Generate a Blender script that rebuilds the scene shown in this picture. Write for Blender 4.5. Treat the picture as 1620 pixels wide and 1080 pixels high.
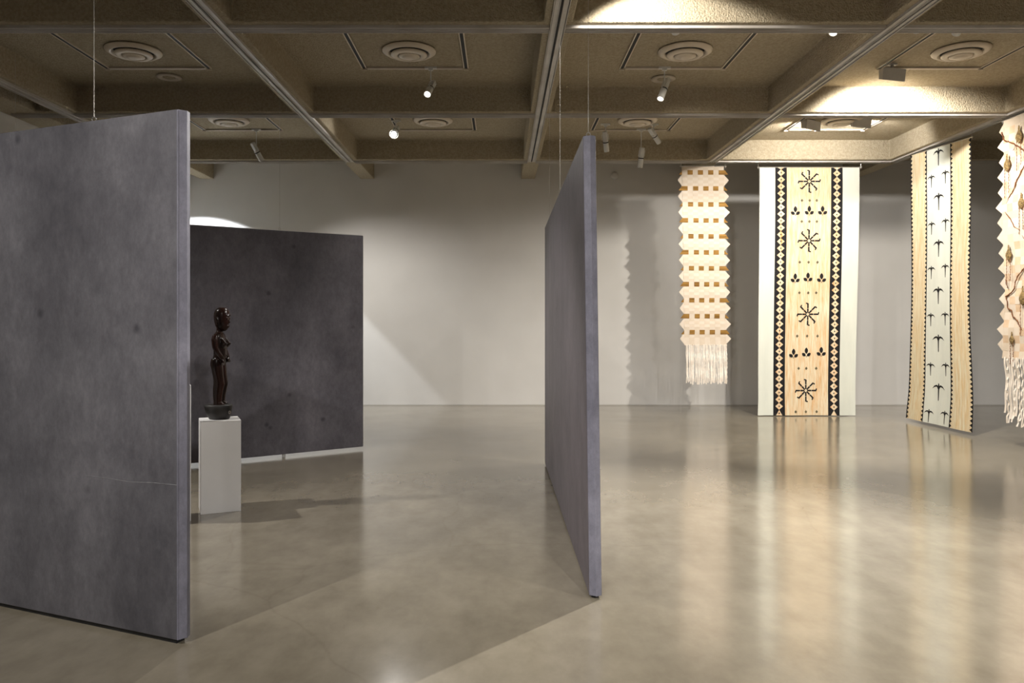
import bpy, bmesh, math, random
from mathutils import Vector, Matrix
random.seed(7)
S = bpy.context.scene
COL = S.collection
PI = math.pi
for o in list(bpy.data.objects):
    bpy.data.objects.remove(o)

# ------------------------------------------------------------------ camera, world, exposure
FPX = 1240.0
cam_d = bpy.data.cameras.new('camera'); cam = bpy.data.objects.new('camera', cam_d); COL.objects.link(cam)
cam.location = (0, 0, 1.5); cam.rotation_euler = (PI/2, 0, 0)
cam_d.sensor_width = 36; cam_d.lens = 36*FPX/1620
cam_d.shift_x = 17/1620; cam_d.shift_y = -36/1620
cam_d.clip_start = .05; cam_d.clip_end = 100
S.camera = cam
w = bpy.data.worlds.new('world'); S.world = w; w.use_nodes = True
w.node_tree.nodes['Background'].inputs[0].default_value = (.9, .85, .75, 1)
w.node_tree.nodes['Background'].inputs[1].default_value = .05
S.view_settings.view_transform = 'Standard'; S.view_settings.look = 'None'
S.view_settings.gamma = 1; S.view_settings.use_curve_mapping = False
S.view_settings.exposure = -0.08

WARM = (1.0, .93, .83)
NEUT = (1.0, .96, .91)
COOL = (.9, .95, 1.0)
# lamps: every one sits in a track head or wall washer built further down.
# (kind, body position, aim, watts, cone degrees, blend, colour, look, label)
# look: 'glow' lens seen lit, 'off' lens only
BZ = 3.92; CZ = 4.22
LAMPS = [
 # --- seen in the photograph
 ('head', (-.76, 8.45, 3.99), (-1.55, 5.0, .8), 75, 60, .6, NEUT, 'white cylindrical track light with lit lens, in front of the second vent from the left'),
 ('head', (-1.44, 10.7, 4.07), (-1.7, 5.5, .9), 9, 165, .6, NEUT, 'glaring lit spotlight in the far coffer, left of its round vent'),
 ('head', (1.76, 8.45, 3.99), (.9, 7.6, 1.9), 30, 45, .5, NEUT, 'white cylindrical spotlight in front of the centre-right near vent'),
 ('head', (1.45, 10.9, 3.98), (2.0, 12.4, 1.0), 4, 60, .8, NEUT, 'white spotlight tilted right, directly above the thin grey panel edge'),
 ('head', (2.00, 11.2, 3.82), (1.7, 12.2, .2), 7, 75, .9, NEUT, 'white spotlight hanging almost straight down, lowest of the three by the far vent'),
 ('head', (2.12, 10.9, 4.06), (3.6, 12.4, 2.6), 18, 60, .8, NEUT, 'white spotlight pointing right across the far vent with lit rim'),
 ('head', (-3.50, 11.2, 3.90), (-2.0, 13.0, .6), 95, 95, .9, NEUT, 'white spotlight hanging alone on the left, above the far dark panel'),
 ('wash', (4.16, 8.35, 4.08), (4.7, 9.9, 2.35), 185, 126, .5, WARM, 'grey box wall washer at the corner of the near right vent frame'),
 ('wash', (4.22, 10.7, 4.12), (4.0, 13.5, 2.8), 24, 150, .4, WARM, 'grey box wall washer left of the far right vent'),
 ('wash', (4.86, 10.6, 4.13), (5.9, 13.5, 2.8), 26, 150, .4, NEUT, 'grey box wall washer overlapping the far right vent'),
 # --- hidden behind beams or outside the frame
 ('head', (2.95, 6.86, 4.08), (-.2, 3.6, 0), 290, 116, .7, NEUT, 'white spotlight hidden behind the nearest beam, between the two right vents'),
 ('head', (-5.25, 11.7, 4.02), (-5.2, 12.7, 2.02), 150, 90, .08, COOL, 'white spotlight hidden behind the big grey panel, aimed at the back wall'),
 ('head', (-4.75, 5.5, 4.05), (-.9, 6.4, .1), 150, 62, .4, NEUT, 'white spotlight in the coffer over the plinth, above the frame'),
 ('head', (-3.3, .6, 4.0), (-2.0, 3.7, 1.6), 120, 70, .9, NEUT, 'white spotlight nearest the left wall on the camera side, aimed at the big grey panel'),
 ('head', (-.8, -.8, 4.0), (.5, 4.2, 1.6), 130, 60, .9, NEUT, 'added fill spotlight above the camera, aimed at the edge of the middle panel'),  # fill added to brighten the near end of the middle panel
 ('head', (1.0, 5.60, 4.07), (1.35, 6.7, 3.1), 36, 116, .2, WARM, 'white spotlight just before the nearest cross beam, shining across its face'),
 ('head', (4.0, 6.80, 4.10), (4.9, 12.0, 1.1), 22, 60, .6, WARM, 'white spotlight hidden behind the nearest beam, aimed at the banner with black diamond bands'),
 ('head', (1.5, 6.80, 4.10), (3.2, 12.0, 1.6), 26, 50, .6, WARM, 'white spotlight hidden behind the nearest beam, aimed at the woven zigzag banner'),
 ('head', (3.9, 1.2, 4.0), (3.6, 5.5, 0), 230, 90, 1, NEUT, 'added fill spotlight above the camera on the right, aimed at the open floor'),  # added fill; its bounce off the floor brightens the ceiling
 ('head', (7.9, -1.2, 4.0), (7.0, 2.0, 0), 300, 110, 1, NEUT, 'added fill spotlight behind the camera near the right wall'),  # added out of view for overall bounce light
 ('head', (2.0, -2.8, 4.0), (1.0, -.5, 0), 330, 120, 1, NEUT, 'added fill spotlight farthest behind the camera'),  # unseen lamp added to raise the ambient level of the room
 ('head', (3.6, 6.80, 4.12), (5.9, 10.6, 1.4), 25, 60, .7, WARM, 'white spotlight hidden behind the nearest beam, aimed at the banner with black birds'),
 ('head', (3.0, 4.6, 4.0), (5.9, 9.0, 1.7), 30, 40, .7, WARM, 'white spotlight out of frame, aimed at the checked woven banner'),
 ('head', (9.4, 8.0, 4.0), (9.4, 10.5, 0), 80, 100, 1, NEUT, 'added fill spotlight beyond the banners near the right wall'),  # extra fill added over the right-hand floor
]

# ------------------------------------------------------------------ helpers
def link(o, parent=None):
    COL.objects.link(o)
    if parent: o.parent = parent
    return o
def tag(o, label=None, cat=None, group=None, kind=None):
    if label: o['label'] = label
    if cat: o['category'] = cat
    if group: o['group'] = group
    if kind: o['kind'] = kind
    return o
def empty(name, loc, rz=0):
    o = bpy.data.objects.new(name, None); o.empty_display_size = .1
    o.location = loc; o.rotation_euler = (0, 0, rz); return link(o)
def obj(name, bm, mats, parent=None, smooth=False, loc=None):
    me = bpy.data.meshes.new(name); bm.normal_update(); bm.to_mesh(me); bm.free()
    if not isinstance(mats, (list, tuple)): mats = [mats]
    for m in mats: me.materials.append(m)
    if smooth:
        for p in me.polygons: p.use_smooth = True
    o = bpy.data.objects.new(name, me)
    if loc is not None: o.location = loc
    return link(o, parent)
def box(bm, c, s, M=None, mi=0):
    vs = []
    for dx in (-.5, .5):
        for dy in (-.5, .5):
            for dz in (-.5, .5):
                v = Vector((c[0]+dx*s[0], c[1]+dy*s[1], c[2]+dz*s[2]))
                if M: v = M @ v
                vs.append(bm.verts.new(v))
    for f in ((0,1,3,2),(4,6,7,5),(0,4,5,1),(2,3,7,6),(0,2,6,4),(1,5,7,3)):
        bm.faces.new([vs[i] for i in f]).material_index = mi
def lathe(bm, prof, n=32, M=None, cap=True):
    rings = []
    for r, z in prof:
        rg = []
        for i in range(n):
            a = 2*PI*i/n
            v = Vector((r*math.cos(a), r*math.sin(a), z))
            rg.append(bm.verts.new(M @ v if M else v))
        rings.append(rg)
    for a, b in zip(rings, rings[1:]):
        for i in range(n):
            bm.faces.new((a[i], a[(i+1) % n], b[(i+1) % n], b[i]))
    if cap:
        bm.faces.new(rings[0][::-1]); bm.faces.new(rings[-1])
def tube(bm, pts, r, n=8):
    pts = [Vector(p) for p in pts]; rings = []
    for i, p in enumerate(pts):
        t = (pts[min(i+1, len(pts)-1)]-pts[max(i-1, 0)]).normalized()
        a = Vector((0, 0, 1)) if abs(t.z) < .9 else Vector((1, 0, 0))
        u = t.cross(a).normalized(); v = t.cross(u)
        rr = r[i] if isinstance(r, (list, tuple)) else r
        rings.append([bm.verts.new(p+rr*(math.cos(2*PI*k/n)*u+math.sin(2*PI*k/n)*v)) for k in range(n)])
    for a, b in zip(rings, rings[1:]):
        for i in range(n): bm.faces.new((a[i], a[(i+1) % n], b[(i+1) % n], b[i]))
    bm.faces.new(rings[0][::-1]); bm.faces.new(rings[-1])
def aim_matrix(p, q):
    """local -Z points from p to q"""
    return (Vector(q)-Vector(p)).to_track_quat('-Z', 'Y').to_matrix().to_4x4()

# ------------------------------------------------------------------ materials
def mat(name, col, rough=.6, metal=0, noise=None, col2=None, bump=None, stretch=(1, 1, 1), emit=None, spec=.5, coat=0, ramp=(.35, .65), rvar=None):
    m = bpy.data.materials.new(name); m.use_nodes = True
    nt = m.node_tree; N = nt.nodes; L = nt.links; b = N['Principled BSDF']
    b.inputs['Base Color'].default_value = (*col, 1); b.inputs['Roughness'].default_value = rough
    b.inputs['Metallic'].default_value = metal; b.inputs['Specular IOR Level'].default_value = spec
    b.inputs['Coat Weight'].default_value = coat
    tc = N.new('ShaderNodeTexCoord'); mp = N.new('ShaderNodeMapping'); mp.inputs['Scale'].default_value = stretch
    L.new(tc.outputs['Object'], mp.inputs['Vector'])
    if noise:
        n = N.new('ShaderNodeTexNoise'); n.inputs['Scale'].default_value = noise; n.inputs['Detail'].default_value = 6
        L.new(mp.outputs[0], n.inputs['Vector'])
        r = N.new('ShaderNodeValToRGB'); r.color_ramp.elements[0].position = ramp[0]; r.color_ramp.elements[1].position = ramp[1]
        r.color_ramp.elements[0].color = (*col, 1); r.color_ramp.elements[1].color = (*(col2 or col), 1)
        L.new(n.outputs['Fac'], r.inputs[0]); L.new(r.outputs[0], b.inputs['Base Color'])
    if bump:
        sc, st, dist = bump
        n2 = N.new('ShaderNodeTexNoise'); n2.inputs['Scale'].default_value = sc; n2.inputs['Detail'].default_value = 4
        L.new(tc.outputs['Object'], n2.inputs['Vector'])
        bp = N.new('ShaderNodeBump'); bp.inputs['Strength'].default_value = st; bp.inputs['Distance'].default_value = dist
        L.new(n2.outputs['Fac'], bp.inputs['Height']); L.new(bp.outputs[0], b.inputs['Normal'])
    if emit:
        b.inputs['Emission Color'].default_value = (*emit[0], 1); b.inputs['Emission Strength'].default_value = emit[1]
    return m

def nodes(name):
    m = bpy.data.materials.new(name); m.use_nodes = True
    return m, m.node_tree.nodes, m.node_tree.links, m.node_tree.nodes['Principled BSDF']
def noise_node(N, L, vec, scale, detail=5, stretch=None, rough=.5, rot=(0, 0, 0)):
    if stretch:
        mp = N.new('ShaderNodeMapping'); mp.inputs['Scale'].default_value = stretch; mp.inputs['Rotation'].default_value = rot
        L.new(vec, mp.inputs['Vector']); vec = mp.outputs[0]
    n = N.new('ShaderNodeTexNoise'); n.inputs['Scale'].default_value = scale; n.inputs['Detail'].default_value = detail
    n.inputs['Roughness'].default_value = rough
    L.new(vec, n.inputs['Vector']); return n.outputs['Fac']
def ramp_node(N, L, fac, stops):
    r = N.new('ShaderNodeValToRGB'); e = r.color_ramp.elements
    e[0].position = stops[0][0]; e[0].color = (*stops[0][1], 1)
    e[1].position = stops[-1][0]; e[1].color = (*stops[-1][1], 1)
    for p, c in stops[1:-1]:
        x = e.new(p); x.color = (*c, 1)
    L.new(fac, r.inputs[0]); return r.outputs[0]
def mix_node(N, L, mode, fac, a, b):
    x = N.new('ShaderNodeMix'); x.data_type = 'RGBA'; x.blend_type = mode
    if isinstance(fac, float): x.inputs[0].default_value = fac
    else: L.new(fac, x.inputs[0])
    for s, k in ((a, 6), (b, 7)):
        if isinstance(s, tuple): x.inputs[k].default_value = (*s, 1)
        else: L.new(s, x.inputs[k])
    return x.outputs[2]

def floor_mat():
    m, N, L, b = nodes('polished_concrete')
    tc = N.new('ShaderNodeTexCoord').outputs['Object']
    big = noise_node(N, L, tc, .55, 6, (1, 1.0, 1), .6)
    c1 = ramp_node(N, L, big, [(.3, (.205, .180, .136)), (.5, (.258, .228, .174)), (.72, (.315, .280, .216))])
    med = noise_node(N, L, tc, 5, 8, (1, .6, 1), .65)
    c2 = ramp_node(N, L, med, [(.3, (.80, .79, .77)), (.65, (1.06, 1.06, 1.06))])
    c = mix_node(N, L, 'MULTIPLY', 1.0, c1, c2)
    # hairline cracks
    v = N.new('ShaderNodeTexVoronoi'); v.feature = 'DISTANCE_TO_EDGE'; v.inputs['Scale'].default_value = .32
    wn = N.new('ShaderNodeTexNoise'); wn.inputs['Scale'].default_value = 1.6; wn.inputs['Detail'].default_value = 6
    L.new(tc, wn.inputs['Vector'])
    va = N.new('ShaderNodeVectorMath'); va.operation = 'MULTIPLY_ADD'
    L.new(wn.outputs['Color'], va.inputs[0]); va.inputs[1].default_value = (.35, .35, 0); L.new(tc, va.inputs[2])
    L.new(va.outputs[0], v.inputs['Vector'])
    cr = ramp_node(N, L, v.outputs['Distance'], [(0, (.80, .77, .73)), (.0022, (1, 1, 1))])
    c = mix_node(N, L, 'MULTIPLY', .35, c, cr)
    L.new(c, b.inputs['Base Color'])
    rr = ramp_node(N, L, noise_node(N, L, tc, 1.6, 6, None, .6), [(.3, (.13, .13, .13)), (.7, (.19, .19, .19))])
    L.new(rr, b.inputs['Roughness'])
    b.inputs['Specular IOR Level'].default_value = .75; b.inputs['Coat Weight'].default_value = .2; b.inputs['Coat Roughness'].default_value = .14
    bp = N.new('ShaderNodeBump'); bp.inputs['Strength'].default_value = .07; bp.inputs['Distance'].default_value = .01
    L.new(noise_node(N, L, tc, 1.6, 1), bp.inputs['Height']); L.new(bp.outputs[0], b.inputs['Normal'])
    return m
def ceil_mat():
    m, N, L, b = nodes('sprayed_acoustic_plaster')
    tc = N.new('ShaderNodeTexCoord').outputs['Object']
    c = ramp_node(N, L, noise_node(N, L, tc, 38, 3), [(.35, (.37, .315, .222)), (.65, (.46, .40, .295))])
    L.new(c, b.inputs['Base Color']); b.inputs['Roughness'].default_value = .95; b.inputs['Specular IOR Level'].default_value = .15
    bp = N.new('ShaderNodeBump'); bp.inputs['Strength'].default_value = 1; bp.inputs['Distance'].default_value = .02
    L.new(noise_node(N, L, tc, 65, 3), bp.inputs['Height']); L.new(bp.outputs[0], b.inputs['Normal'])
    return m
def slate_mat(name, a, bcol, rot=(0, .5, 0), tint=(1, 1, 1)):
    m, N, L, b = nodes(name)
    tc = N.new('ShaderNodeTexCoord').outputs['Object']
    big = noise_node(N, L, tc, 1.1, 7, (1, 1, .5), .6, (0, .15, 0))
    c1 = ramp_node(N, L, big, [(.32, a), (.68, bcol)])
    fine = noise_node(N, L, tc, 14, 12, (1.6, 1.6, .9), .85, rot)
    c2 = ramp_node(N, L, fine, [(.3, (.62, .61, .63)), (.7, (1.28, 1.27, 1.28))])
    c = mix_node(N, L, 'MULTIPLY', .85, c1, c2)
    cl = ramp_node(N, L, noise_node(N, L, tc, 3.2, 5, None, .6), [(.35, (.80, .80, .81)), (.65, (1.14, 1.14, 1.13))])
    c = mix_node(N, L, 'MULTIPLY', .9, c, cl)
    v = N.new('ShaderNodeTexVoronoi'); v.inputs['Scale'].default_value = 2.6; L.new(tc, v.inputs['Vector'])
    pit = ramp_node(N, L, v.outputs['Distance'], [(.03, (.42, .42, .44)), (.085, (1, 1, 1))])
    c = mix_node(N, L, 'MULTIPLY', .8, c, pit)
    L.new(c, b.inputs['Base Color']); b.inputs['Roughness'].default_value = .5; b.inputs['Specular IOR Level'].default_value = .35
    bp = N.new('ShaderNodeBump'); bp.inputs['Strength'].default_value = .1; bp.inputs['Distance'].default_value = .004
    L.new(fine, bp.inputs['Height']); L.new(bp.outputs[0], b.inputs['Normal'])
    return m
def streak_mat(name, base, ochre, lo=.56, hi=.78):
    m, N, L, b = nodes(name)
    tc = N.new('ShaderNodeTexCoord').outputs['Object']
    a = noise_node(N, L, tc, 9, 6, (2.8, 2.8, .30), .65)
    c1 = ramp_node(N, L, a, [(.35, base), (lo, tuple(.5*x+.5*y for x, y in zip(base, ochre))), (hi, ochre)])
    f = noise_node(N, L, tc, 40, 3, (2.2, 2.2, .12), .5)
    c2 = ramp_node(N, L, f, [(.35, (.90, .88, .84)), (.6, (1.03, 1.03, 1.03))])
    L.new(mix_node(N, L, 'MULTIPLY', 1.0, c1, c2), b.inputs['Base Color'])
    b.inputs['Roughness'].default_value = .85; b.inputs['Specular IOR Level'].default_value = .2
    return m

M_floor = floor_mat(); M_ceil = ceil_mat()
M_wall = mat('white_wall_paint', (.60, .585, .56), .75, noise=1.1, col2=(.64, .625, .60), bump=(60, .1, .002), spec=.2)
M_base = mat('wall_base_grey', (.42, .40, .37), .6)
M_rail = mat('track_metal', (.46, .43, .39), .45, .1, noise=3, col2=(.58, .56, .54), stretch=(1, 1, 1), bump=(15, .1, .002))
M_dark = mat('slot_black', (.008, .008, .008), .7)
M_vent = mat('vent_enamel', (.60, .52, .41), .45, noise=6, col2=(.66, .58, .47))
M_barm = mat('vent_frame_enamel', (.46, .40, .32), .5, noise=6, col2=(.52, .46, .38))
M_lampw = mat('lamp_white_enamel', (.62, .62, .60), .35, noise=8, col2=(.68, .68, .66))
M_lampg = mat('lamp_grey_enamel', (.50, .49, .47), .5, noise=8, col2=(.56, .55, .53))
M_lens = mat('lamp_lens_glass', (.5, .5, .48), .1, noise=20, col2=(.6, .6, .58))
M_glow = mat('lamp_lens_lit', (1, 1, 1), .2, emit=((1, .95, .86), 7))
M_glow2 = mat('lamp_lens_glare', (1, 1, 1), .2, emit=((1, .96, .9), 40))
M_slate = slate_mat('slate_print_grey', (.054, .053, .061), (.146, .143, .156))
M_slate_b = slate_mat('slate_print_violet', (.105, .090, .105), (.145, .125, .140), (0, 0, 0))
M_slate_d = slate_mat('slate_print_dark', (.098, .094, .110), (.165, .158, .180), (0, 1.2, 0))
M_edge = slate_mat('slate_wrap_edge', (.13, .13, .165), (.24, .24, .29), (.3, 0, 0))
M_gap_shade = mat('gap_shade_black', (.006, .006, .006), .6, noise=10, col2=(.012, .012, .012))  # shade of the gap under the panels, put in as near-black colour
M_strip = mat('white_base_strip', (.75, .75, .75), .4, noise=5, col2=(.8, .8, .8))
M_wire = mat('steel_wire', (.45, .43, .40), .35, .8, noise=30, col2=(.5, .48, .45))
M_ped = mat('plinth_white_paint', (.74, .73, .72), .45, noise=3, col2=(.78, .77, .76))
M_wood = mat('dark_carved_wood', (.006, .004, .003), .24, noise=14, col2=(.018, .007, .005), stretch=(1, 1, .25), spec=.16, bump=(40, .15, .003))
M_wood2 = mat('dark_wood_base', (.008, .007, .006), .5, noise=14, col2=(.014, .011, .010), bump=(30, .2, .003))
M_crW = mat('cloth_white', (.60, .62, .56), .85, noise=2.5, col2=(.66, .68, .61), stretch=(2, 2, .4), spec=.2)
M_bl = mat('cloth_black_ink', (.008, .008, .010), .8, noise=20, col2=(.018, .016, .016), spec=.2)
M_str = streak_mat('cloth_cream_streaked', (.70, .63, .47), (.60, .28, .07), .60, .80)
M_str2 = streak_mat('cloth_yellow_streaked', (.71, .66, .50), (.62, .38, .14), .60, .82)
M_dia = streak_mat('cloth_diamond_cream', (.72, .65, .49), (.62, .30, .10), .56, .70)
M_dot = mat('cloth_grey_ink', (.20, .17, .10), .8, noise=90, col2=(.05, .045, .03), spec=.2)
M_w1 = mat('bark_cream', (.60, .51, .41), .8, noise=9, col2=(.56, .47, .37), spec=.2)
M_w2 = mat('bark_pale', (.64, .56, .47), .8, noise=9, col2=(.60, .52, .43), spec=.2)
M_w3 = mat('bark_beige', (.62, .47, .33), .8, noise=9, col2=(.55, .40, .27), spec=.2)
M_brn = mat('bark_brown', (.36, .20, .05), .75, noise=6, col2=(.17, .085, .02), stretch=(.5, .5, 6), spec=.2)
M_frg = mat('fringe_cream', (.74, .66, .57), .8, noise=14, col2=(.84, .78, .70), spec=.2)
M_root = mat('root_brown', (.13, .05, .025), .7, noise=14, col2=(.20, .09, .04), spec=.2)
M_net = mat('net_olive_brown', (.07, .045, .02), .8, noise=60, col2=(.30, .21, .09), bump=(90, .6, .004), spec=.2)
M_scr = mat('scratch_pale', (.30, .30, .31), .6, noise=20, col2=(.18, .18, .19))

# ------------------------------------------------------------------ room shell
XL, XR, YB, YF = -5.85, 11.6, -4.6, 13.57
def struct(name, bm, m, **k):
    return tag(obj(name, bm, m, **k), kind='structure')
bm = bmesh.new(); box(bm, ((XL+XR)/2, (YB+YF)/2, -.05), (XR-XL+.4, YF-YB+.4, .1)); struct('floor', bm, M_floor)
bm = bmesh.new(); box(bm, ((XL+XR)/2, YF+.1, 2.2), (XR-XL+.4, .2, 4.4)); struct('wall_back', bm, M_wall)
bm = bmesh.new(); box(bm, (XL-.1, (YB+YF)/2, 2.2), (.2, YF-YB, 4.4)); struct('wall_left', bm, M_wall)
bm = bmesh.new(); box(bm, (XR+.1, (YB+YF)/2, 2.2), (.2, YF-YB, 4.4)); struct('wall_right', bm, M_wall)
bm = bmesh.new(); box(bm, ((XL+XR)/2, YB-.1, 2.2), (XR-XL+.4, .2, 4.4)); struct('wall_front', bm, M_wall)
bm = bmesh.new(); box(bm, ((XL+XR)/2, YF-.004, .008), (XR-XL, .008, .016)); struct('baseboard_back', bm, M_base)

BX = [-5.10, -2.32, .465, 3.245, 6.03, 8.81]
BY = [-1.82, .96, 3.74, 6.52, 9.30, 12.05]
HB = .12
def cuts(lo, hi, cs, extra=()):
    """list of (a, b, solid)"""
    out = []; p = lo
    for a, b in sorted([(c-HB, c+HB) for c in cs]+list(extra)):
        if a > p: out.append((p, a, False))
        out.append((max(a, p), b, True)); p = b
    if p < hi: out.append((p, hi, False))
    return out
cx = cuts(XL, XR, BX, [(XL, -5.46)]); cy = cuts(YB, YF, BY)
bm = bmesh.new()
def q(*p): bm.faces.new([bm.verts.new(v) for v in p])
for (x0, x1, sx) in cx:
    for (y0, y1, sy) in cy:
        z = BZ if (sx or sy) else CZ
        q((x0, y0, z), (x0, y1, z), (x1, y1, z), (x1, y0, z))
        if not (sx or sy):
            if y0 > YB: q((x0, y0, BZ), (x0, y0, CZ), (x1, y0, CZ), (x1, y0, BZ))
            if y1 < YF: q((x1, y1, BZ), (x1, y1, CZ), (x0, y1, CZ), (x0, y1, BZ))
            if x0 > XL: q((x0, y1, BZ), (x0, y1, CZ), (x0, y0, CZ), (x0, y0, BZ))
            if x1 < XR: q((x1, y0, BZ), (x1, y0, CZ), (x1, y1, CZ), (x1, y1, BZ))
bmesh.ops.remove_doubles(bm, verts=bm.verts, dist=.0005)
ce = struct('ceiling', bm, M_ceil)
bv = ce.modifiers.new('bevel', 'BEVEL'); bv.width = .012; bv.segments = 2; bv.limit_method = 'ANGLE'; bv.angle_limit = .8

# lighting tracks set in the undersides of the beams
tn = 0
for x in BX:
    tn += 1
    bm = bmesh.new()
    for sgn in (-1, 1):
        box(bm, (x+sgn*.031, (YB+YF)/2+(-.76), BZ-.007), (.042, 16.65, .016))
        box(bm, (x+sgn*.060, (YB+YF)/2+(-.76), BZ-.012), (.006, 16.65, .026))
        box(bm, (x+sgn*.013, (YB+YF)/2+(-.76), BZ-.012), (.004, 16.65, .026))
    r = struct(f'trim_{tn}', bm, M_rail)
    bm = bmesh.new(); box(bm, (x, (YB+YF)/2-.76, BZ-.006), (.021, 16.6, .010)); obj('track_slot', bm, M_dark, r)
for y in BY:
    tn += 1
    bm = bmesh.new(); bs = bmesh.new()
    lim = [XL]+BX+[XR]
    for a, b in zip(lim, lim[1:]):
        a += .067; b -= .067
        for sgn in (-1, 1):
            box(bm, ((a+b)/2, y+sgn*.030, BZ-.007), (b-a, .040, .016))
            box(bm, ((a+b)/2, y+sgn*.056, BZ-.012), (b-a, .006, .026))
            box(bm, ((a+b)/2, y+sgn*.011, BZ-.012), (b-a, .004, .026))
        box(bs, ((a+b)/2, y, BZ-.006), (b-a, .016, .010))
    r = struct(f'trim_{tn}', bm, M_rail)
    obj('track_slot', bs, M_dark, r)

# ------------------------------------------------------------------ ceiling vents
def make_vent():
    t = empty('ceiling_vent', (0, 0, CZ))
    H = .55
    for s in (-1, 1):
        bm = bmesh.new()
        for o_ in (-.022, .022): box(bm, (s*H+o_, 0, -.009), (.011, 2*H+.05, .018))
        for e in (-1, 1): box(bm, (s*H, e*(H+.03), -.016), (.054, .012, .030))
        r = obj('slot_rail', bm, M_vent, t)
        bm = bmesh.new(); box(bm, (s*H, 0, -.008), (.034, 2*H+.04, .014)); obj('slot', bm, M_dark, r)
    for s in (-1, 1):
        bm = bmesh.new(); box(bm, (0, s*H, -.014), (2*H-.07, .045, .026)); obj('frame_bar', bm, M_barm, t)
    bm = bmesh.new(); box(bm, (0, 0, -.004), (2*H-.07, 2*H-.06, .008)); obj('mounting_panel', bm, M_ceil, t)
    bm = bmesh.new(); lathe(bm, [(.200, -.012), (.272, -.018), (.268, -.030), (.225, -.055), (.205, -.050), (.198, -.016)], 48, cap=False)
    obj('outer_ring', bm, M_vent, t, True)
    bm = bmesh.new(); lathe(bm, [(.198, -.010), (.196, -.014)], 40); obj('duct_opening', bm, M_dark, t)
    bm = bmesh.new(); lathe(bm, [(.10, -.030), (.178, -.050), (.182, -.062), (.165, -.072), (.125, -.078), (.115, -.060)], 48, cap=False)
    obj('middle_ring', bm, M_vent, t, True)
    bm = bmesh.new(); lathe(bm, [(.02, -.020), (.105, -.060), (.108, -.078), (.085, -.084), (.070, -.086), (.064, -.094), (.03, -.098)], 40)
    obj('center_disc', bm, M_vent, t, True)
    return t
def copy_tree(o, parent=None):
    c = o.copy(); COL.objects.link(c)
    if parent: c.parent = parent
    for ch in list(o.children): copy_tree(ch, c)
    return c
VX = [-3.71, -.93, 1.855, 4.64]; VY = [7.91, 10.68]
vname = [['far left', 'second from left', 'third from left', 'far right'], ['far left', 'second from left', 'third from left', 'far right']]
vlab = {
 (0, 0): 'round ceiling vent above the large grey panel on the left, near row',
 (0, 1): 'round ceiling vent in the near row, above the lit spotlight left of centre',
 (0, 2): 'round ceiling vent in the near row, just right of the thin panel edge',
 (0, 3): 'round ceiling vent at top right with a grey box washer at its frame corner',
 (1, 0): 'half hidden round vent in the far row, above the lone left spotlight',
 (1, 1): 'half hidden round vent in the far row, right of the glaring spotlight',
 (1, 2): 'half hidden round vent in the far row, among three white spotlights',
 (1, 3): 'brightly lit far row vent with two box washers across it'}
v0 = make_vent(); first = True
for j, y in enumerate(VY):
    for i, x in enumerate(VX):
        v = v0 if first else copy_tree(v0); first = False
        v.location = (x, y, CZ); tag(v, vlab[(j, i)], 'ceiling vent', 'round vents in the ceiling coffers')
for (x, y, lb) in ((-3.73, 8.80, 'small round ceiling disc behind the far left near vent'), (1.83, 8.86, 'small round ceiling disc behind the white spotlight right of centre')):
    bm = bmesh.new(); lathe(bm, [(.09, .0), (.135, -.006), (.138, -.016), (.10, -.026), (.085, -.014)], 36)
    t = empty('ceiling_speaker', (x, y, CZ)); tag(t, lb, 'ceiling speaker', 'small round ceiling discs')
    obj('rim', bm, M_barm, t, True)
    bm = bmesh.new(); lathe(bm, [(.078, -.010), (.05, -.022), (.02, -.026)], 24); obj('cone', bm, M_ceil, t, True)
bm = bmesh.new()
lathe(bm, [(.068, 0), (.068, .022), (.055, .040), (.03, .046)], 32, Matrix.Rotation(PI/2, 4, 'X'))
tag(obj('smoke_detector', bm, M_wall, smooth=True, loc=(1.96, YF, 3.97)), 'small round white detector high on the back wall, right of the thin panel edge', 'detector')

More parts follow.
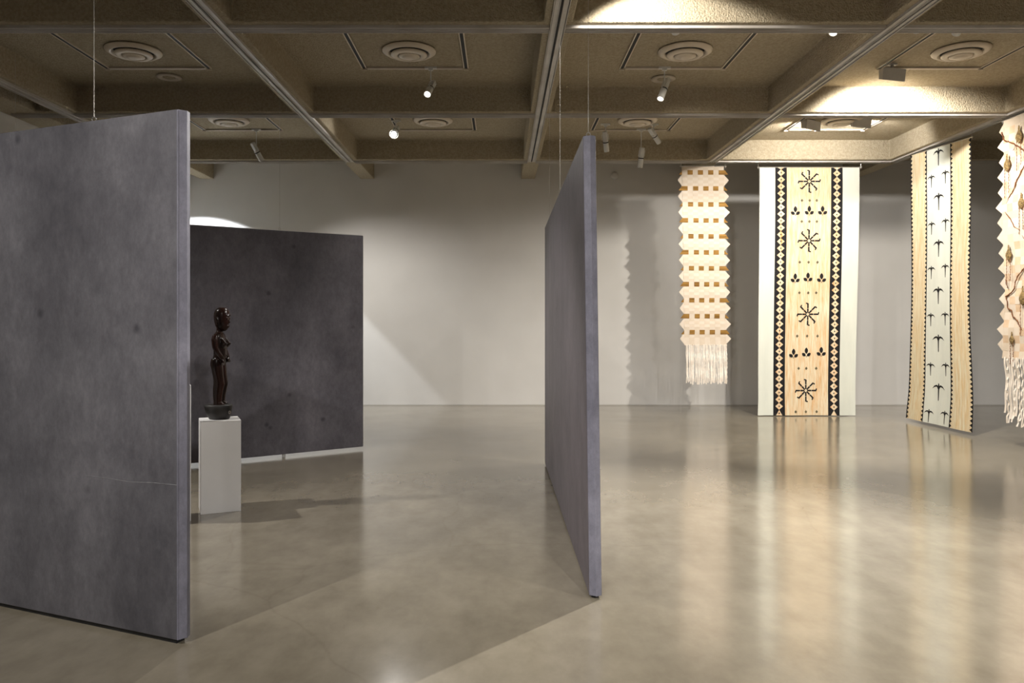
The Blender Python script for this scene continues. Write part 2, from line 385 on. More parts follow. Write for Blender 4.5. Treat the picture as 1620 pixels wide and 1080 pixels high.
# ------------------------------------------------------------------ lamps
def spot(parent, p, qq, watts, cone, blend, col, radius=.03):
    d = bpy.data.lights.new('lamp_light', 'SPOT'); d.energy = watts*4; d.spot_size = math.radians(cone); d.spot_blend = blend
    d.color = col; d.shadow_soft_size = radius
    o = bpy.data.objects.new('lamp_light', d); link(o, parent)
    o.matrix_local = Matrix.Translation(Vector(p)) @ aim_matrix((0, 0, 0), qq)
    return o
for (kind, P, A, W, cone, blend, colr, lb) in LAMPS:
    P = Vector(P); A = Vector(A); d = (A-P).normalized()
    top = BZ-.02
    if kind == 'head':
        t = empty('track_spotlight', (P.x, P.y, CZ))
        c = P-Vector((P.x, P.y, CZ))              # body centre in local space
        M = Matrix.Translation(c) @ aim_matrix((0, 0, 0), d)
        bm = bmesh.new(); box(bm, (0, 0, -.014), (.13, .035, .028)); box(bm, (0, 0, -.036), (.05, .03, .02)); obj('mount', bm, M_lampw, t)
        bm = bmesh.new(); tube(bm, [(0, 0, -.03), (0, 0, c.z*.5), (c.x, c.y, c.z+.07)], .007)
        # yoke arms
        for s in (-1, 1):
            a = M @ Vector((s*.046, 0, .0)); b_ = M @ Vector((s*.046, 0, .08))
            tube(bm, [(c.x, c.y, c.z+.07), tuple(b_), tuple(a)], .004, 6)
        obj('yoke', bm, M_lampw, t)
        bm = bmesh.new(); lathe(bm, [(0.001, .006), (.030, .005), (.036, 0), (.037, -.160), (.034, -.160), (.033, -.105), (.001, -.105)], 28, M, False)
        b_ = obj('lamp_body', bm, M_lampw, t)
        bm = bmesh.new(); box(bm, (0, .004, .06), (.062, .052, .125), M); box(bm, (0, .034, .0), (.022, .012, .10), M)
        bo = obj('driver_box', bm, M_lampw, t); m = bo.modifiers.new('b', 'BEVEL'); m.width = .005
        bm = bmesh.new(); lathe(bm, [(.0385, -.02), (.0395, -.022), (.0395, -.032), (.0385, -.034)], 28, M, False); obj('seam_ring', bm, M_dark, b_)
        glare = glare_ = 'glaring' in (lb or '')
        bm = bmesh.new(); lz = -.03 if not glare_ else .045
        lathe(bm, [(.032, -.141-lz), (.028, -.149-lz), (.01, -.152-lz)] if not glare_ else [(.036, -.161), (.030, -.172), (.01, -.178)], 24, M)
        obj('lens', bm, M_glow2 if glare else M_glow, t, True)
        if glare:
            bm = bmesh.new(); lathe(bm, [(.040, -.10), (.062, -.165), (.060, -.165), (.038, -.10)], 28, M, False); obj('hood', bm, M_lampw, t, True)
        if W: spot(t, tuple(c+d*(.185 if glare else .165)), tuple(d), W, cone, blend, colr)
        cat = 'spotlight'
    else:
        t = empty('wall_washer', (P.x, P.y, CZ))
        c = P-Vector((P.x, P.y, CZ))
        yaw = math.atan2(d.y, d.x)-PI/2
        M = Matrix.Translation(c) @ Matrix.Rotation(yaw+.25, 4, 'Z') @ Matrix.Rotation(.12, 4, 'Y')
        bm = bmesh.new()
        # wedge housing, open towards the wall (+Y local): back, two sides, top
        W2, Dp, Hh = .115, .13, .115
        pts = {}
        box(bm, (0, -.06, -.0), (.23, .010, .125), M)
        for s in (-1, 1):
            prof = [(-.062, .062), (.07, .075), (.04, -.03), (-.062, -.062)]
            vs = []
            for sx in (s*.115, s*.107):
                vs.append([bm.verts.new(M @ Vector((sx, a, b))) for a, b in prof])
            bm.faces.new(vs[0]); bm.faces.new(vs[1][::-1])
            for k in range(4): bm.faces.new((vs[0][k], vs[1][k], vs[1][(k+1) % 4], vs[0][(k+1) % 4]))
        box(bm, (0, 0, .065), (.23, .13, .008), M)
        obj('housing', bm, M_lampg, t)
        bm = bmesh.new(); box(bm, (0, -.048, 0), (.206, .006, .105), M); obj('reflector', bm, M_ped, t)
        bm = bmesh.new(); tube(bm, [M @ Vector((-.09, -.02, .01)), M @ Vector((.09, -.02, .01))], .010, 12); obj('lamp_tube', bm, M_glow, t, True)
        bm = bmesh.new(); tube(bm, [(0, 0, -.002), tuple(M @ Vector((0, 0, .066)))], .018, 12); box(bm, (0, 0, -.012), (.10, .05, .024)); obj('mount', bm, M_lampg, t)
        spot(t, tuple(M @ Vector((0, .03, .0))), tuple(d), W, cone, blend, colr, .05)
        cat = 'wall washer'
    tag(t, lb, cat, 'ceiling spotlights and washers')

# ------------------------------------------------------------------ hanging panels
def panel(name, A, B, th, z0, ztA, ztB, leanA, m, me, label, gap_m, wires, nsgn, gap_h=None, seam=None):
    """A, B: bottom corners of the front face (A near end). nsgn*normal points to the back. leanA: x shift of A's top"""
    A = Vector((*A, 0)); B = Vector((*B, 0)); u = (B-A).normalized(); n = Vector((-u.y, u.x, 0))*nsgn
    org = (A+B)/2+n*th/2
    t = empty(name, (org.x, org.y, 0)); tag(t, label, 'room divider', 'hanging slate-look room dividers')
    L = (B-A).length
    def P(s, w, top):      # s 0..1 along, w 0..1 through
        p = A.lerp(B, s)+n*th*w
        z = (ztA*(1-s)+ztB*s) if top else z0
        if top: p.x += leanA*(1-s)
        return Vector((p.x-org.x, p.y-org.y, z))
    def loft(rows, bm, mi=0):
        vs = [[bm.verts.new(p) for p in r] for r in rows]
        for a, b in zip(vs, vs[1:]):
            for i in range(len(a)-1): bm.faces.new((a[i], a[i+1], b[i+1], b[i])).material_index = mi
    bm = bmesh.new()
    NS = 24; NZ = 16
    def col(s, w):
        a = P(s, w, False); b = P(s, w, True); return [a.lerp(b, k/NZ) for k in range(NZ+1)]
    loft([col(i/NS, 0) for i in range(NS+1)], bm)
    loft([col(i/NS, 1) for i in range(NS+1)][::-1], bm)
    uu = u*.018
    def endcol(s, sg):
        mid = [p+uu*sg for p in col(s, .5)]
        mid2 = [p+uu*sg*1.0 for p in col(s, .53)]
        return [col(s, 0), mid, mid2, col(s, 1)]
    loft(endcol(0, -1)[::-1], bm, 1); loft(endcol(1, 1), bm, 1)
    for top in (False, True):
        rows = []
        for i in range(NS+1):
            s = i/NS; rows.append([P(s, 0, top), P(s, .5, top)+(uu*(-1 if i == 0 else 1) if i in (0, NS) else Vector()), P(s, 1, top)])
        if top: rows = [r[::-1] for r in rows]
        loft(rows, bm, 1)
    bmesh.ops.remove_doubles(bm, verts=bm.verts, dist=.0008)
    bmesh.ops.recalc_face_normals(bm, faces=bm.faces)
    o = obj('panel_body', bm, [m, me], t)
    bv = o.modifiers.new('bevel', 'BEVEL'); bv.width = .004; bv.segments = 2; bv.limit_method = 'ANGLE'; bv.angle_limit = 1.0
    # inset near-black block standing in for the shade in the gap under the panel
    bm = bmesh.new()
    rot = Matrix.Rotation(math.atan2(u.y, u.x), 4, 'Z')
    box(bm, (0, 0, z0/2), (L-.04, th-.03, z0), rot)
    if gap_m: obj('gap_shade', bm, gap_m, t)
    else: bm.free()
    for s in wires:
        p = P(s, .5, True)
        bm = bmesh.new()
        wx = p.x; tube(bm, [(p.x, p.y, p.z+.03), (wx, p.y, BZ-.03 if abs(org.x) < .6 or True else CZ)], .0013, 6)
        wi = obj('suspension_wire', bm, M_wire, t)
        bm = bmesh.new()
        ring = [(p.x+.011*math.cos(a), p.y, p.z+.019+.011*math.sin(a)) for a in [k*2*PI/12 for k in range(13)]]
        tube(bm, ring, .0028, 6); tube(bm, [(p.x, p.y, p.z-.004), (p.x, p.y, p.z+.008)], .004, 8)
        obj('eye_bolt', bm, M_wire, t)
    return t, P, u, n
pl, P1, u1, n1 = panel('hanging_room_divider', (-1.487, 3.60), (-4.87, 5.03), .078, .022, 2.463, 2.463, 0, M_slate, M_edge,
      'large grey slate-look panel at left, nearest the camera, above a dark gap', M_gap_shade, (.158, .85), -1)
pr, P2, u2, n2 = panel('hanging_room_divider', (.471, 4.20), (.448, 8.05), .068, .018, 2.479, 2.437, -.033, M_slate_b, M_edge,
      'violet-grey panel seen nearly edge-on in the middle of the room', M_gap_shade, (.012, .565, .94), -1)
pf, P3, u3, n3 = panel('hanging_room_divider', (-1.588, 8.99), (-4.62, 6.97), .06, .034, 2.452, 2.452, 0, M_slate_d, M_edge,
      'dark panel standing behind the black carved figure with bright gap beneath it', None, (.262, .93), -1)
# feet of the dark panel, pale line drawn along its top edge
bm = bmesh.new()
for s in (.25, .55, .9):
    p = P3(s, .5, False); box(bm, (p.x, p.y, .017), (.03, .03, .034))
obj('foot', bm, M_strip, pf)
bm = bmesh.new(); tube(bm, [P3(0.003, .0, True)+Vector((0, -.002, .001)), P3(1, .0, True)+Vector((0, -.002, .001))], .0028, 6); obj('top_edge_line', bm, M_strip, pf)
# pale scratch across the big panel
bm = bmesh.new()
def on_panel1(px, py):
    # ray through (px,py) meets the front face of the big panel
    dx = (px-793)/FPX; A = Vector((-1.487, 3.60)); D = Vector((u1.x, u1.y))
    k = (A.x-dx*A.y)/(dx*D.y-D.x); d = A.y+k*D.y
    return Vector((A.x+k*D.x, d, 1.5-(py-504)*d/FPX))-pl.location-Vector((n1.x, n1.y, 0))*.001
tube(bm, [on_panel1(x, y) for x, y in ((136, 752), (170, 756), (205, 762), (240, 763), (281, 767))], .0011, 5)
obj('scratch', bm, M_scr, pl)
bm = bmesh.new(); tube(bm, [P1(0.0, 0, False)-n1*.001+Vector((0, 0, .004)), P1(0.0, 0, True)-n1*.001-Vector((0, 0, .004))], .0022, 6)
obj('corner_seam', bm, M_edge, pl)

# ------------------------------------------------------------------ plinths
def plinth(c, size, h, rz, label):
    bm = bmesh.new(); box(bm, (0, 0, h/2), (size[0], size[1], h))
    o = obj('display_plinth', bm, M_ped, None, loc=(c[0], c[1], 0)); o.rotation_euler.z = rz
    m = o.modifiers.new('b', 'BEVEL'); m.width = .002; m.segments = 2
    return tag(o, label, 'plinth')
RZP = math.atan2(.12, .27)
fl = Vector((-2.302, 6.0)); ux = Vector((math.cos(RZP), math.sin(RZP))); uy = Vector((-ux.y, ux.x))
PC = fl+ux*.148+uy*.135
plinth(PC, (.296, .27), .71, RZP, 'white plinth carrying the black carved standing figure')
P2C = Vector((-2.300, 5.81))-ux*.125+uy*.125
plinth(P2C, (.25, .25), 1.005, RZP, 'taller white plinth almost hidden behind the edge of the large grey panel')

# ------------------------------------------------------------------ carved figure
def ring_loft(bm, rings, n=20, pw=1.0):
    """rings: (z, x0, x1, y0, y1)"""
    R = []
    for (z, x0, x1, y0, y1) in rings:
        cx_, rx, cy_, ry = (x0+x1)/2, (x1-x0)/2, (y0+y1)/2, (y1-y0)/2
        R.append([bm.verts.new((cx_+rx*math.cos(2*PI*k/n), cy_+ry*math.sin(2*PI*k/n), z)) for k in range(n)])
    for a, b in zip(R, R[1:]):
        for i in range(n): bm.faces.new((a[i], a[(i+1) % n], b[(i+1) % n], b[i]))
    bm.faces.new(R[0][::-1]); bm.faces.new(R[-1])
K = .000965
def Z(y): return (875-y)*K
def X(x): return (x-238)*K
bm = bmesh.new()
for s in (-1, 1):
    prof = [(880, 203, 275, .026), (845, 203, 268, .026), (800, 198, 272, .030), (750, 198, 282, .033), (705, 203, 292, .034), (675, 203, 288, .035), (640, 198, 283, .039), (600, 190, 280, .044), (560, 181, 277, .047), (530, 180, 274, .048), (500, 186, 270, .044)]
    ring_loft(bm, [(Z(y), X(a), X(b), s*.036-w_, s*.036+w_) for y, a, b, w_ in prof])
    # foot
    ring_loft(bm, [(Z(876), X(200), X(296), s*.036-.028, s*.036+.028), (Z(866), X(202), X(290), s*.036-.025, s*.036+.025), (Z(852), X(206), X(268), s*.036-.02, s*.036+.02)])
    # upper arm and forearm held along the front
    tube(bm, [(X(232), s*.078, Z(310)), (X(230), s*.088, Z(345)), (X(236), s*.088, Z(400)), (X(250), s*.080, Z(440)), (X(268), s*.068, Z(475)), (X(282), s*.052, Z(505)), (X(288), s*.044, Z(528))], [.020, .024, .023, .022, .021, .020, .018], 14)
    for k in range(4):   # fingers
        tube(bm, [(X(284), s*(.040+.011*k), Z(505)), (X(296), s*(.036+.011*k), Z(520)), (X(299), s*(.034+.011*k), Z(533))], .0058, 8)
    tube(bm, [(X(276), s*.050, Z(505)), (X(290), s*.030, Z(505)), (X(298), s*.026, Z(514))], .006, 8)
    # breast
    ring_loft(bm, [(Z(415), X(250), X(285), s*.040-.018, s*.040+.018), (Z(395), X(245), X(303), s*.040-.028, s*.040+.028), (Z(378), X(245), X(318), s*.040-.027, s*.040+.027), (Z(360), X(245), X(303), s*.040-.024, s*.040+.024), (Z(330), X(245), X(278), s*.040-.016, s*.040+.016)])
    # buttock
    ring_loft(bm, [(Z(585), X(195), X(240), s*.036-.02, s*.036+.02), (Z(560), X(178), X(250), s*.036-.034, s*.036+.034), (Z(530), X(177), X(250), s*.036-.036, s*.036+.036), (Z(500), X(190), X(240), s*.036-.02, s*.036+.02)])
ring_loft(bm, [(Z(y), X(a), X(b), -w_, w_) for y, a, b, w_ in ((560, 190, 272, .070), (530, 184, 273, .078), (500, 188, 280, .072), (470, 194, 292, .066), (430, 194, 294, .070), (390, 193, 290, .078), (350, 194, 280, .086), (320, 196, 274, .092), (302, 200, 268, .080), (288, 208, 262, .050), (275, 213, 260, .033), (250, 216, 264, .032))])
# head
ring_loft(bm, [(Z(y), X(a), X(b), -w_, w_) for y, a, b, w_ in ((276, 250, 282, .014), (266, 236, 298, .028), (250, 214, 306, .040), (230, 205, 311, .050), (205, 198, 315, .057), (180, 194, 316, .060), (155, 193, 316, .061), (130, 196, 315, .060), (110, 203, 310, .055), (95, 214, 300, .044), (84, 232, 284, .026))], 28)
tube(bm, [(X(308), 0, Z(158)), (X(315), 0, Z(190)), (X(317), 0, Z(205)), (X(314), 0, Z(214))], [.006, .008, .010, .005], 10)       # nose
tube(bm, [(X(303), -.034, Z(150)), (X(317), -.014, Z(146)), (X(319), .014, Z(146)), (X(303), .034, Z(150))], .0065, 8)             # brow
tube(bm, [(X(306), -.018, Z(236)), (X(315), 0, Z(233)), (X(306), .018, Z(236))], .006, 8)
tube(bm, [(X(304), -.016, Z(246)), (X(312), 0, Z(245)), (X(304), .016, Z(246))], .005, 8)
for s in (-1, 1):
    ring_loft(bm, [(Z(182), X(302), X(315), s*.022-.009, s*.022+.009), (Z(174), X(302), X(319), s*.022-.012, s*.022+.012), (Z(166), X(302), X(315), s*.022-.009, s*.022+.009)], 12)
    tube(bm, [(X(250), s*.056, Z(160)), (X(240), s*.066, Z(172)), (X(244), s*.064, Z(195)), (X(254), s*.054, Z(210))], [.006, .009, .008, .005], 8)
fig = empty('carved_figure', (PC.x, PC.y+.0, .71), -.02); tag(fig, 'black carved wooden standing figure on a rounded block, on the white plinth', 'sculpture')
fo = obj('figure_body', bm, M_wood, fig, True, loc=(0, 0, .115))
rm = fo.modifiers.new('remesh', 'REMESH'); rm.mode = 'VOXEL'; rm.voxel_size = .0036; rm.use_smooth_shade = True
sm = fo.modifiers.new('smooth', 'SMOOTH'); sm.iterations = 5; sm.factor = .5
bm = bmesh.new()
ring_loft(bm, [(z, x0*K*1.0, x1*K, -w_, w_) for z, x0, x1, w_ in ((0, -82, 76, .062), (.010, -88, 82, .070), (.040, -104, 92, .082), (.075, -116, 98, .092), (.104, -123, 101, .098), (.112, -121, 99, .096), (.116, -116, 95, .092))], 40)
b_ = obj('block_base', bm, M_wood2, fig, True)
m_ = b_.modifiers.new('b', 'BEVEL'); m_.width = .003
bm = bmesh.new(); lathe(bm, [(.006, 0), (.014, 0), (.014, .003), (.006, .003)], 20, Matrix.Translation((.088, -.028, .055)) @ Matrix.Rotation(-.35, 4, 'Z') @ Matrix.Rotation(PI/2, 4, 'Y'), False)
obj('base_ring', bm, M_wire, fig)

# ------------------------------------------------------------------ banners
class Sheet:
    """flat authored cloth: (u, v) in metres from the top left corner, mapped into the room by f(u, v, off)"""
    def __init__(s, f): s.bm = bmesh.new(); s.f = f
    def poly(s, pts, mi, off=.002):
        vs = [s.bm.verts.new(s.f(u, v, off)) for u, v in pts]
        try: s.bm.faces.new(vs).material_index = mi
        except ValueError: pass
    def strip(s, u0, u1, v0, v1, mi, off=0, nu=4, nv=60):
        vs = [[s.bm.verts.new(s.f(u0+(u1-u0)*i/nu, v0+(v1-v0)*j/nv, off)) for i in range(nu+1)] for j in range(nv+1)]
        for a, b in zip(vs, vs[1:]):
            for i in range(nu): s.bm.faces.new((a[i], b[i], b[i+1], a[i+1])).material_index = mi
def hanger(t, p0, p1, out):
    """metal rod along the banner top with end pins rising to the track"""
    p0 = Vector(p0); p1 = Vector(p1); d = (p1-p0).normalized()
    bm = bmesh.new(); tube(bm, [p0-d*.035, p1+d*.035], .007, 10); obj('hanging_rod', bm, M_wire, t)
    for p in (p0-d*.02, p1+d*.02):
        bm = bmesh.new(); zt = 3.905
        tube(bm, [p+Vector((0, 0, -.03)), (p.x, p.y, zt)], .0035, 8)
        ring = [p+d*.016*math.cos(a)+Vector((0, 0, .016*math.sin(a)+.004)) for a in [k*2*PI/10 for k in range(11)]]
        tube(bm, ring, .003, 6)
        obj('hook', bm, M_wire, t)

# --- banner with black diamond bands (px authored at 12.1 m)
DB = 12.08; k = DB/FPX
bx0 = (1201-793)*k; ztop = 1.5+(504-264.5)*k; HBn = ztop-.012
org = Vector((bx0+.76, DB, 0))
def f2(u, v, off):
    t_ = v/HBn
    x = bx0+u-.01*t_-.045*t_*t_*(u/1.53)+.008*math.sin(5*t_+1)
    y = DB-off-.012*math.sin(3.2*t_+u*2.2)*t_-.10*max(0, t_-.9)**1*(1.5)+.012*math.sin(u*9)*t_
    x += -.02*max(0, t_-.93)*10*max(0, 1-u/.4)
    return Vector((x, y, ztop-v))-org
t = empty('fabric_banner', org); tag(t, 'wide banner with two black diamond bands, reaching the floor', 'banner')
sh = Sheet(f2)
def U(x): return (x-1201)*k
bands = [(0, U(1225.8), 0, 5), (U(1225.8), U(1244.1), 1, 4), (U(1244.1), U(1314.2), 2, 10), (U(1314.2), U(1332.4), 1, 4), (U(1332.4), U(1359), 0, 5)]
for a, b, mi, n in bands: sh.strip(a, b, 0, HBn, mi, 0, n, 80)
# diamonds
pitch = 10.86*k
for cxm in (1235.0, 1323.2):
    uu_ = U(cxm); j = 0; v = -.2*pitch + (0 if cxm < 1300 else .01)
    while v < HBn+.02:
        hw = 5.9*k; hh = pitch*.50
        jit = random.uniform(-.004, .004)
        pts = [(uu_+jit, v-hh), (uu_+hw, v), (uu_+jit, v+hh), (uu_-hw, v)]
        if v-hh < 0: pts = [(uu_-hw*.45, 0), (uu_+hw*.45, 0), (uu_+hw, max(v, .004)), (uu_, v+hh), (uu_-hw, max(v, .004))]
        if v+hh > HBn: pts = [(uu_, v-hh), (uu_+hw*.8, HBn), (uu_-hw*.8, HBn)]
        sh.poly(pts, 3, .002)
        if .02 < v < HBn-.03:
            r = .013; sh.poly([(uu_, v-r), (uu_+r, v), (uu_, v+r), (uu_-r, v)], 1, .004)
        v += pitch
def c6(x, y): return (U(1180+x/4.695), (240+y/4.695-264.5)*k)
def c7(x, y): return (U(1180+x/4.695), (450+y/4.695-264.5)*k)
def star(c, R=.168):
    for i in range(8):
        a = i*PI/4; d = Vector((math.cos(a), math.sin(a))); e = Vector((-d.y, d.x)); c_ = Vector(c)
        for (r0, r1) in ((.022, .086), (.092, R)):
            w0, w1 = .0105, .0125
            p = [c_+d*r0-e*w0, c_+d*r0+e*w0, c_+d*r1+e*w1, c_+d*r1-e*w1]
            sh.poly([tuple(x) for x in p], 1, .004)
        s = 1 if i % 2 else -1
        p = [c_+d*(R-.012)+e*.009*s, c_+d*(R-.006)+e*.034*s, c_+d*(R+.010)+e*.030*s, c_+d*(R+.006)+e*.0*s]
        sh.poly([tuple(x) for x in p], 1, .004)
def leafm(c):
    c = Vector(c)
    for (ox, oy), a, L_, W_ in (((0, .016), 0, .098, .027), ((-.011, .050), -.90, .074, .025), ((.011, .050), .90, .074, .025)):
        d = Vector((math.sin(a), -math.cos(a))); e = Vector((-d.y, d.x)); p0 = c+Vector((ox, oy))
        sh.poly([tuple(p0+d*L_*i/8+e*W_*abs(math.sin(PI*i/8))**.75) for i in range(9)]+[tuple(p0+d*L_*i/8-e*W_*abs(math.sin(PI*i/8))**.75) for i in range(7, 0, -1)], 1, .004)
    sh.poly([(c.x-.003, c.y+.045), (c.x-.004, c.y+.068), (c.x+.004, c.y+.068), (c.x+.003, c.y+.045)], 1, .004)
def smalld(c):
    r = .021
    sh.poly([(c[0], c[1]-r*1.2), (c[0]+r, c[1]), (c[0], c[1]+r*1.2), (c[0]-r, c[1])], 4, .004)
for c in (c6(467, 220), c6(468, 660), c7(470, 220), c7(463, 787)): star(c)
for f_, xs, y in ((c6, (413, 470, 523), 362), (c6, (412, 469, 525), 518), (c6, (401, 468, 535), 820), (c6, (402, 470, 530), 1047), (c7, (391, 468, 547), 382), (c7, (405, 465, 541), 622), (c7, (382, 462, 545), 944)):
    for x in xs: smalld(f_(x, y))
for f_, xs, ys in ((c6, (364, 468, 567), (443, 440, 440)), (c6, (369, 466, 568), (942, 935, 940)), (c7, (365, 464, 577), (515, 507, 502))):
    for x, y in zip(xs, ys): leafm(f_(x, y))
o = obj('printed_cloth', sh.bm, [M_crW, M_bl, M_str, M_dia, M_dot], t)
sd = o.modifiers.new('s', 'SOLIDIFY'); sd.thickness = .0012; sd.offset = -1
hanger(t, f2(0, 0, 0), f2(1.54, 0, 0), None)

# --- woven zigzag banner (crop px, 2.7 per photo px)
k5 = DB/FPX/2.7
zt5 = 1.5+(504-263)*DB/FPX; x05 = (1040-793)*DB/FPX
org = Vector((x05+.75, DB-.02, 0))
def f1(x, y, off):
    """x, y in crop px"""
    t_ = (y-62)/930
    xx = x05+(x+(y-88)*.012)*k5
    yy = DB-off+.012*math.sin(y*.09)*.5-.03*math.sin(t_*3)*math.sin(x*.02)
    return Vector((xx, yy, zt5-(y-62)*k5))-org
t = empty('woven_banner', org); tag(t, 'cream woven banner with zigzag sides and rows of small brown squares', 'banner')
sh = Sheet(f1)
cols = [105+22.4*i for i in range(9)]
for i in range(11):
    yr = 88+68.2*i
    ytop = yr-34 if i else 62
    sub = [yr-34, yr-22, yr-10, yr+10, yr+22, yr+34]
    if i == 0: sub[0] = 62; sub[1] = 68
    if i == 10: sub[-1] = 826
    for q_, (a, b) in enumerate(zip(sub, sub[1:])):
        for c in range(8):
            mi = (0 if (c+q_+i) % 2 else 1)
            sh.poly([(cols[c], a), (cols[c], b), (cols[c+1], b), (cols[c+1], a)], mi, random.uniform(0, .003))
    e = (i % 2)
    # side points between the rows
    y1 = yr+68.2 if i < 10 else 826
    for s, xa, xb in ((0, 105, 85+random.uniform(-2, 2)), (1, 284.2, 306+random.uniform(-2, 2))):
        ym = (yr+y1)/2
        sh.poly([(xa, ym-25), (xb, ym), (xa, ym+25)] if s == 0 else [(xa, ym+25), (xb, ym), (xa, ym-25)], 1, .001)
    if e == 0:
        for x in (140, 184, 228): sh.poly([(x-11, yr-9.5), (x-11, yr+9.5), (x+11, yr+9.5), (x+11, yr-9.5)], 2, .006)
        sh.poly([(262, yr-9), (262, yr+9.5), (302, yr+9.5), (288, yr-9)], 2, .006)
        sh.poly([(105, yr-8), (92, yr+9), (105, yr+9.5)], 2, .004)
    else:
        for x in (163, 207, 249): sh.poly([(x-11, yr-9.5), (x-11, yr+9.5), (x+11, yr+9.5), (x+11, yr-9.5)], 2, .006)
        sh.poly([(103, yr-9.5), (89, yr+9.5), (128, yr+9.5), (128, yr-9.5)], 2, .006)
        sh.poly([(283, yr-9), (283, yr+9.5), (300, yr+9.5)], 2, .004)
o = obj('woven_body', sh.bm, [M_w1, M_w2, M_brn], t)
sd = o.modifiers.new('s', 'SOLIDIFY'); sd.thickness = .003; sd.offset = -1
x = 112
while x < 286:
    w_ = random.uniform(4, 7.5); sh = Sheet(f1); ph = random.uniform(0, 6); L_ = random.uniform(980, 994); tw = random.random() < .4
    pts = []
    for j in range(25):
        y = 822+(L_-822)*j/24; dx = 1.6*math.sin(ph+y*.03)*(j/24)
        ww = w_*(1-.35*abs(math.sin(y*.16+ph)) if tw else 1)
        pts.append((x+dx, x+dx+ww, y))
    for a, b in zip(pts, pts[1:]):
        sh.poly([(a[0], a[2]), (b[0], b[2]), (b[1], b[2]), (a[1], a[2])], 0, .004+.006*math.sin(ph+x+a[2]*(.11 if tw else .02)))
    o = obj('fringe_strand', sh.bm, M_frg, t); sd = o.modifiers.new('s', 'SOLIDIFY'); sd.thickness = .003
    x += w_+random.uniform(.3, 2.6)
hanger(t, f1(105, 62, 0), f1(285, 62, 0), None)

# --- side banner with birds, hung along the beam
WX = 6.0; ya, yb = 11.48, 10.01
org = Vector((WX, (ya+yb)/2, 0)); W3 = ya-yb
def f3(u, v, off):
    """u along the beam from far to near, v 0..1 down"""
    s = u/W3
    zt = 3.895*(1-s)+3.815*s; zb = .045
    X_ = WX-off+.030*math.sin(v*7.5+1.0)*v*(s)+.035*math.sin(v*5)*v*(1-s)-.06*max(0, v-.9)*4*(1-.6*s)+.010*math.sin(s*11+v*2)*v
    Y_ = ya-u+.20*max(0, v-.85)*(1-s)*1.2+.05*max(0, v-.85)*s
    return Vector((X_, Y_, zt+(zb-zt)*v))-org
t = empty('fabric_banner', org); tag(t, 'tall banner with small black birds down its white centre, hung along the right beam', 'banner')
sh = Sheet(f3)
us = [0, .29*W3, .69*W3, W3]
for a, b, mi in ((us[0], us[1], 0), (us[1], us[2], 1), (us[2], us[3], 0)): sh.strip(a, b, 0, 1, mi, 0, 6, 90)
NT = 64
for i in range(NT):
    v0_, v1_ = i/NT, (i+1)/NT; vm = (v0_+v1_)/2
    for uu_, sg in ((us[0], 1), (us[1], -1), (us[2], 1), (us[3], -1)):
        sh.poly([(uu_, v0_), (uu_, v1_), (uu_+sg*.050, vm)], 2, .003)
        lo = -.007 if uu_ > 0 else 0
        sh.poly([(uu_-.006, v0_), (uu_-.006, v1_), (uu_+.006, v1_), (uu_+.006, v0_)], 2, .003)
def bird(u, v, s=1):
    H_ = 3.8
    P_ = [(-.088, .020), (-.060, -.002), (-.028, -.010), (0, .0), (.028, -.010), (.060, -.002), (.088, .020), (.055, .007), (.024, .004), (.009, .022), (.004, .105), (-.004, .105), (-.009, .022), (-.024, .004), (-.055, .007)]
    sh.poly([(u+a*s, v+b*s*1.25/H_) for a, b in P_], 2, .004)
    sh.poly([(u-.010*s, v-.004*s/H_), (u-.004*s, v-.03*s/H_), (u+.008*s, v-.022*s/H_), (u+.010*s, v)], 2, .004)
def vv(y): return (y-155)/(1008-155)
for y in (168, 305, 448, 593, 740, 890): bird(.495*W3, vv(y), 1.5)
for y, a in ((240, .0), (386, .0), (524, 0), (670, 0), (824, 0), (970, .01)):
    bird(.375*W3, vv(y+2), 1.15); bird(.605*W3, vv(y-2), 1.15)
o = obj('printed_cloth', sh.bm, [M_str2, M_crW, M_bl], t)
sd = o.modifiers.new('s', 'SOLIDIFY'); sd.thickness = .0012; sd.offset = 1
hanger(t, f3(0, 0, 0), f3(W3, 0, 0), None)

# --- woven banner at the right edge of the picture
WX4 = 6.0; y4 = 9.36
org = Vector((WX4, y4-.6, 0)); W4 = 1.2
zt4 = 3.86; zb4 = 1.03
def f4(u, v, off):
    """u metres toward the camera, v metres down"""
    return Vector((WX4-off+.012*math.sin(v*4)+.008*math.sin(v*17), y4-u+.012*math.sin(v*2.2), zt4-v))-org
t = empty('woven_banner', org); tag(t, 'cream checked woven banner with brown roots and hanging birds, cut by the right frame edge', 'banner')
sh = Sheet(f4); H4 = zt4-zb4; ch = H4/31; cw = .1
for r_ in range(31):
    for c in range(12):
        mi = random.choice((0, 1, 1)) if (r_+c) % 2 else random.choice((2, 0, 0, 1) if r_ > 12 and r_ < 18 else (2, 2, 0))
        sh.poly([(c*cw, r_*ch), (c*cw, (r_+1)*ch), ((c+1)*cw, (r_+1)*ch), ((c+1)*cw, r_*ch)], mi, random.uniform(0, .003))
for i in range(15):
    a = i*2*ch+.02
    for s in (0, 1):
        b0 = 0 if s == 0 else W4; b1 = -.105+random.uniform(-.01, .01) if s == 0 else W4+.1
        pp = [(b0, a+.01), (b1*.98 if s == 0 else b1, a+ch), (b0, a+2*ch-.01)]
        sh.poly(pp if s == 0 else pp[::-1], 1 if i % 3 else 0, .001)
o = obj('woven_body', sh.bm, [M_w1, M_w2, M_w3], t); sd = o.modifiers.new('s', 'SOLIDIFY'); sd.thickness = .003; sd.offset = 1
def on4(px, py, off=.012):
    d = (WX4-off)*FPX/(px-793); return Vector((WX4-off, d, 1.5-(py-504)*d/FPX))-org
def ca(x, y): return (1560+x/4.5, 180+y/4.5)
def cb(x, y): return (1560+x/4.15, 420+y/4.15)
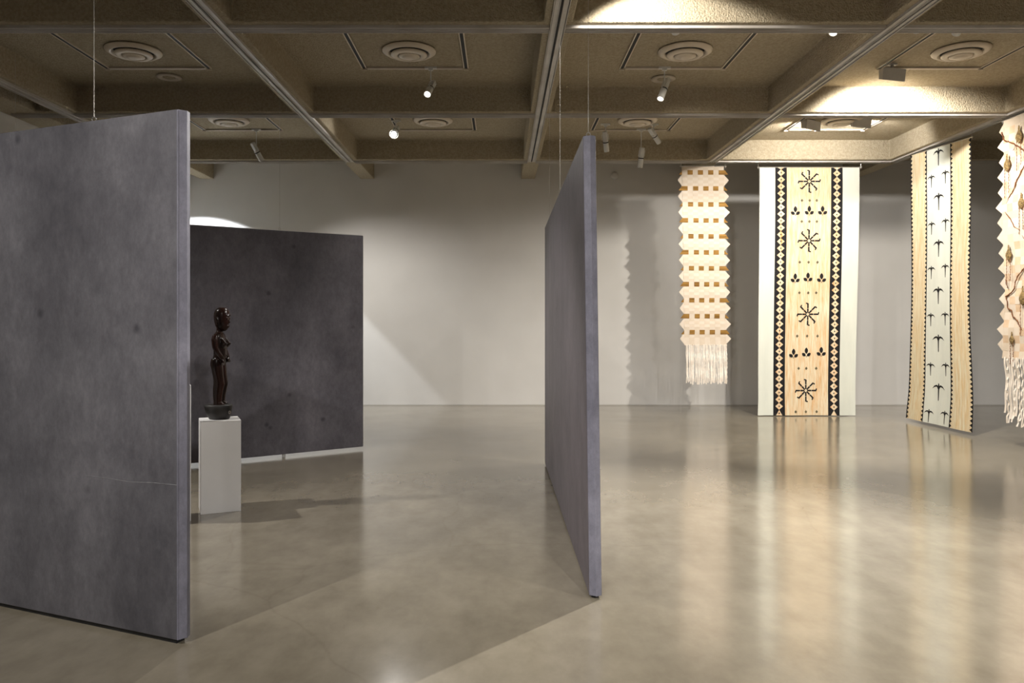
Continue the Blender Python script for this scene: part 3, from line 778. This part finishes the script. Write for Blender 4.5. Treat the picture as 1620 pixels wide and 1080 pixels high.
for path, r_ in (([ca(110, 130), ca(118, 160), ca(128, 190), ca(165, 200), ca(210, 220), ca(240, 240), ca(268, 262), ca(300, 270)], .007),
                 ([ca(208, 215), ca(203, 240), ca(193, 262)], .004),
                 ([ca(290, 350), ca(268, 375), ca(245, 420), ca(225, 458), ca(215, 480), ca(200, 530), ca(165, 590), ca(150, 640), ca(126, 680), ca(150, 715), ca(180, 765), ca(210, 810), ca(240, 830), ca(268, 885), ca(300, 900)], .007),
                 ([ca(240, 830), ca(256, 815), ca(268, 790)], .004),
                 ([cb(262, 0), cb(240, 30), cb(205, 75), cb(190, 110), cb(186, 150), cb(165, 180), cb(130, 205), cb(138, 235), cb(142, 280), cb(168, 300), cb(175, 335), cb(205, 360), cb(215, 390), cb(245, 430), cb(275, 450)], .007),
                 ([cb(130, 95), cb(136, 125), cb(142, 148)], .005)):
    pts = []
    base = [on4(*p) for p in path]
    for a, b in zip(base, base[1:]):
        for q_ in range(4):
            p = a.lerp(b, q_/4); pts.append(p+Vector((0, random.uniform(-.006, .006), random.uniform(-.006, .006))))
    pts.append(base[-1])
    bm = bmesh.new(); tube(bm, pts, [r_*random.uniform(.7, 1.3) for _ in pts], 6); obj('root', bm, M_root, t, True)
for (px, py, s) in ((1612, 217, 1.1), (1593, 262, 1.1), (1615.5, 322, 1), (1595.5, 404, 1), (1618, 473, 1.2), (1600.5, 538, .8)):
    c = on4(px, py, .03)
    bm = bmesh.new()
    S_ = Matrix.Translation(c) @ Matrix.Diagonal((.5*s, 1.25*s, 1*s, 1))
    lathe(bm, [(.006, .125), (.011, .10), (.010, .078), (.018, .06), (.036, .025), (.040, 0), (.030, -.03), (.012, -.055), (.004, -.062)], 14, S_)
    pd = obj('bird_pendant', bm, M_net, t, True)
    for dx in (-.03, .035):
        bm = bmesh.new()
        Lg = .34 if dx < 0 else .40
        n_ = 18
        pts = [c+Vector((.0, dx*s+.004*math.sin(j*1.9), -.03-Lg*s*.8*j/n_)) for j in range(n_+1)]
        tube(bm, pts, [.0045 if j % 2 else .0018 for j in range(n_+1)], 6); obj('cord', bm, M_root, pd)
u = 0.05
while u < W4-.03:
    w_ = random.uniform(.018, .034); ph = random.uniform(0, 6); Lf = random.uniform(.66, .80); tw = random.random() < .45
    sh = Sheet(f4); pts = []
    for j in range(21):
        v = H4-.02+Lf*j/20; s_ = j/20
        bend = .05*max(0, s_-.55)*2 + .01*math.sin(ph+s_*6)
        ww = w_*(1-.3*abs(math.sin(j*1.2+ph)) if tw else 1)
        pts.append((u-bend*.0-.01*math.sin(s_*3), ww, v, .006+bend*.6+(.008*math.sin(j*2.2+ph) if tw else 0)))
    for a, b in zip(pts, pts[1:]):
        vs = [sh.bm.verts.new(f4(a[0], a[2], a[3])), sh.bm.verts.new(f4(b[0], b[2], b[3])), sh.bm.verts.new(f4(b[0]+b[1], b[2], b[3])), sh.bm.verts.new(f4(a[0]+a[1], a[2], a[3]))]
        sh.bm.faces.new(vs)
    o = obj('fringe_strand', sh.bm, M_frg, t); sd = o.modifiers.new('s', 'SOLIDIFY'); sd.thickness = .003
    u += w_+random.uniform(.004, .016)
hanger(t, f4(0, 0, 0), f4(W4, 0, 0), None)
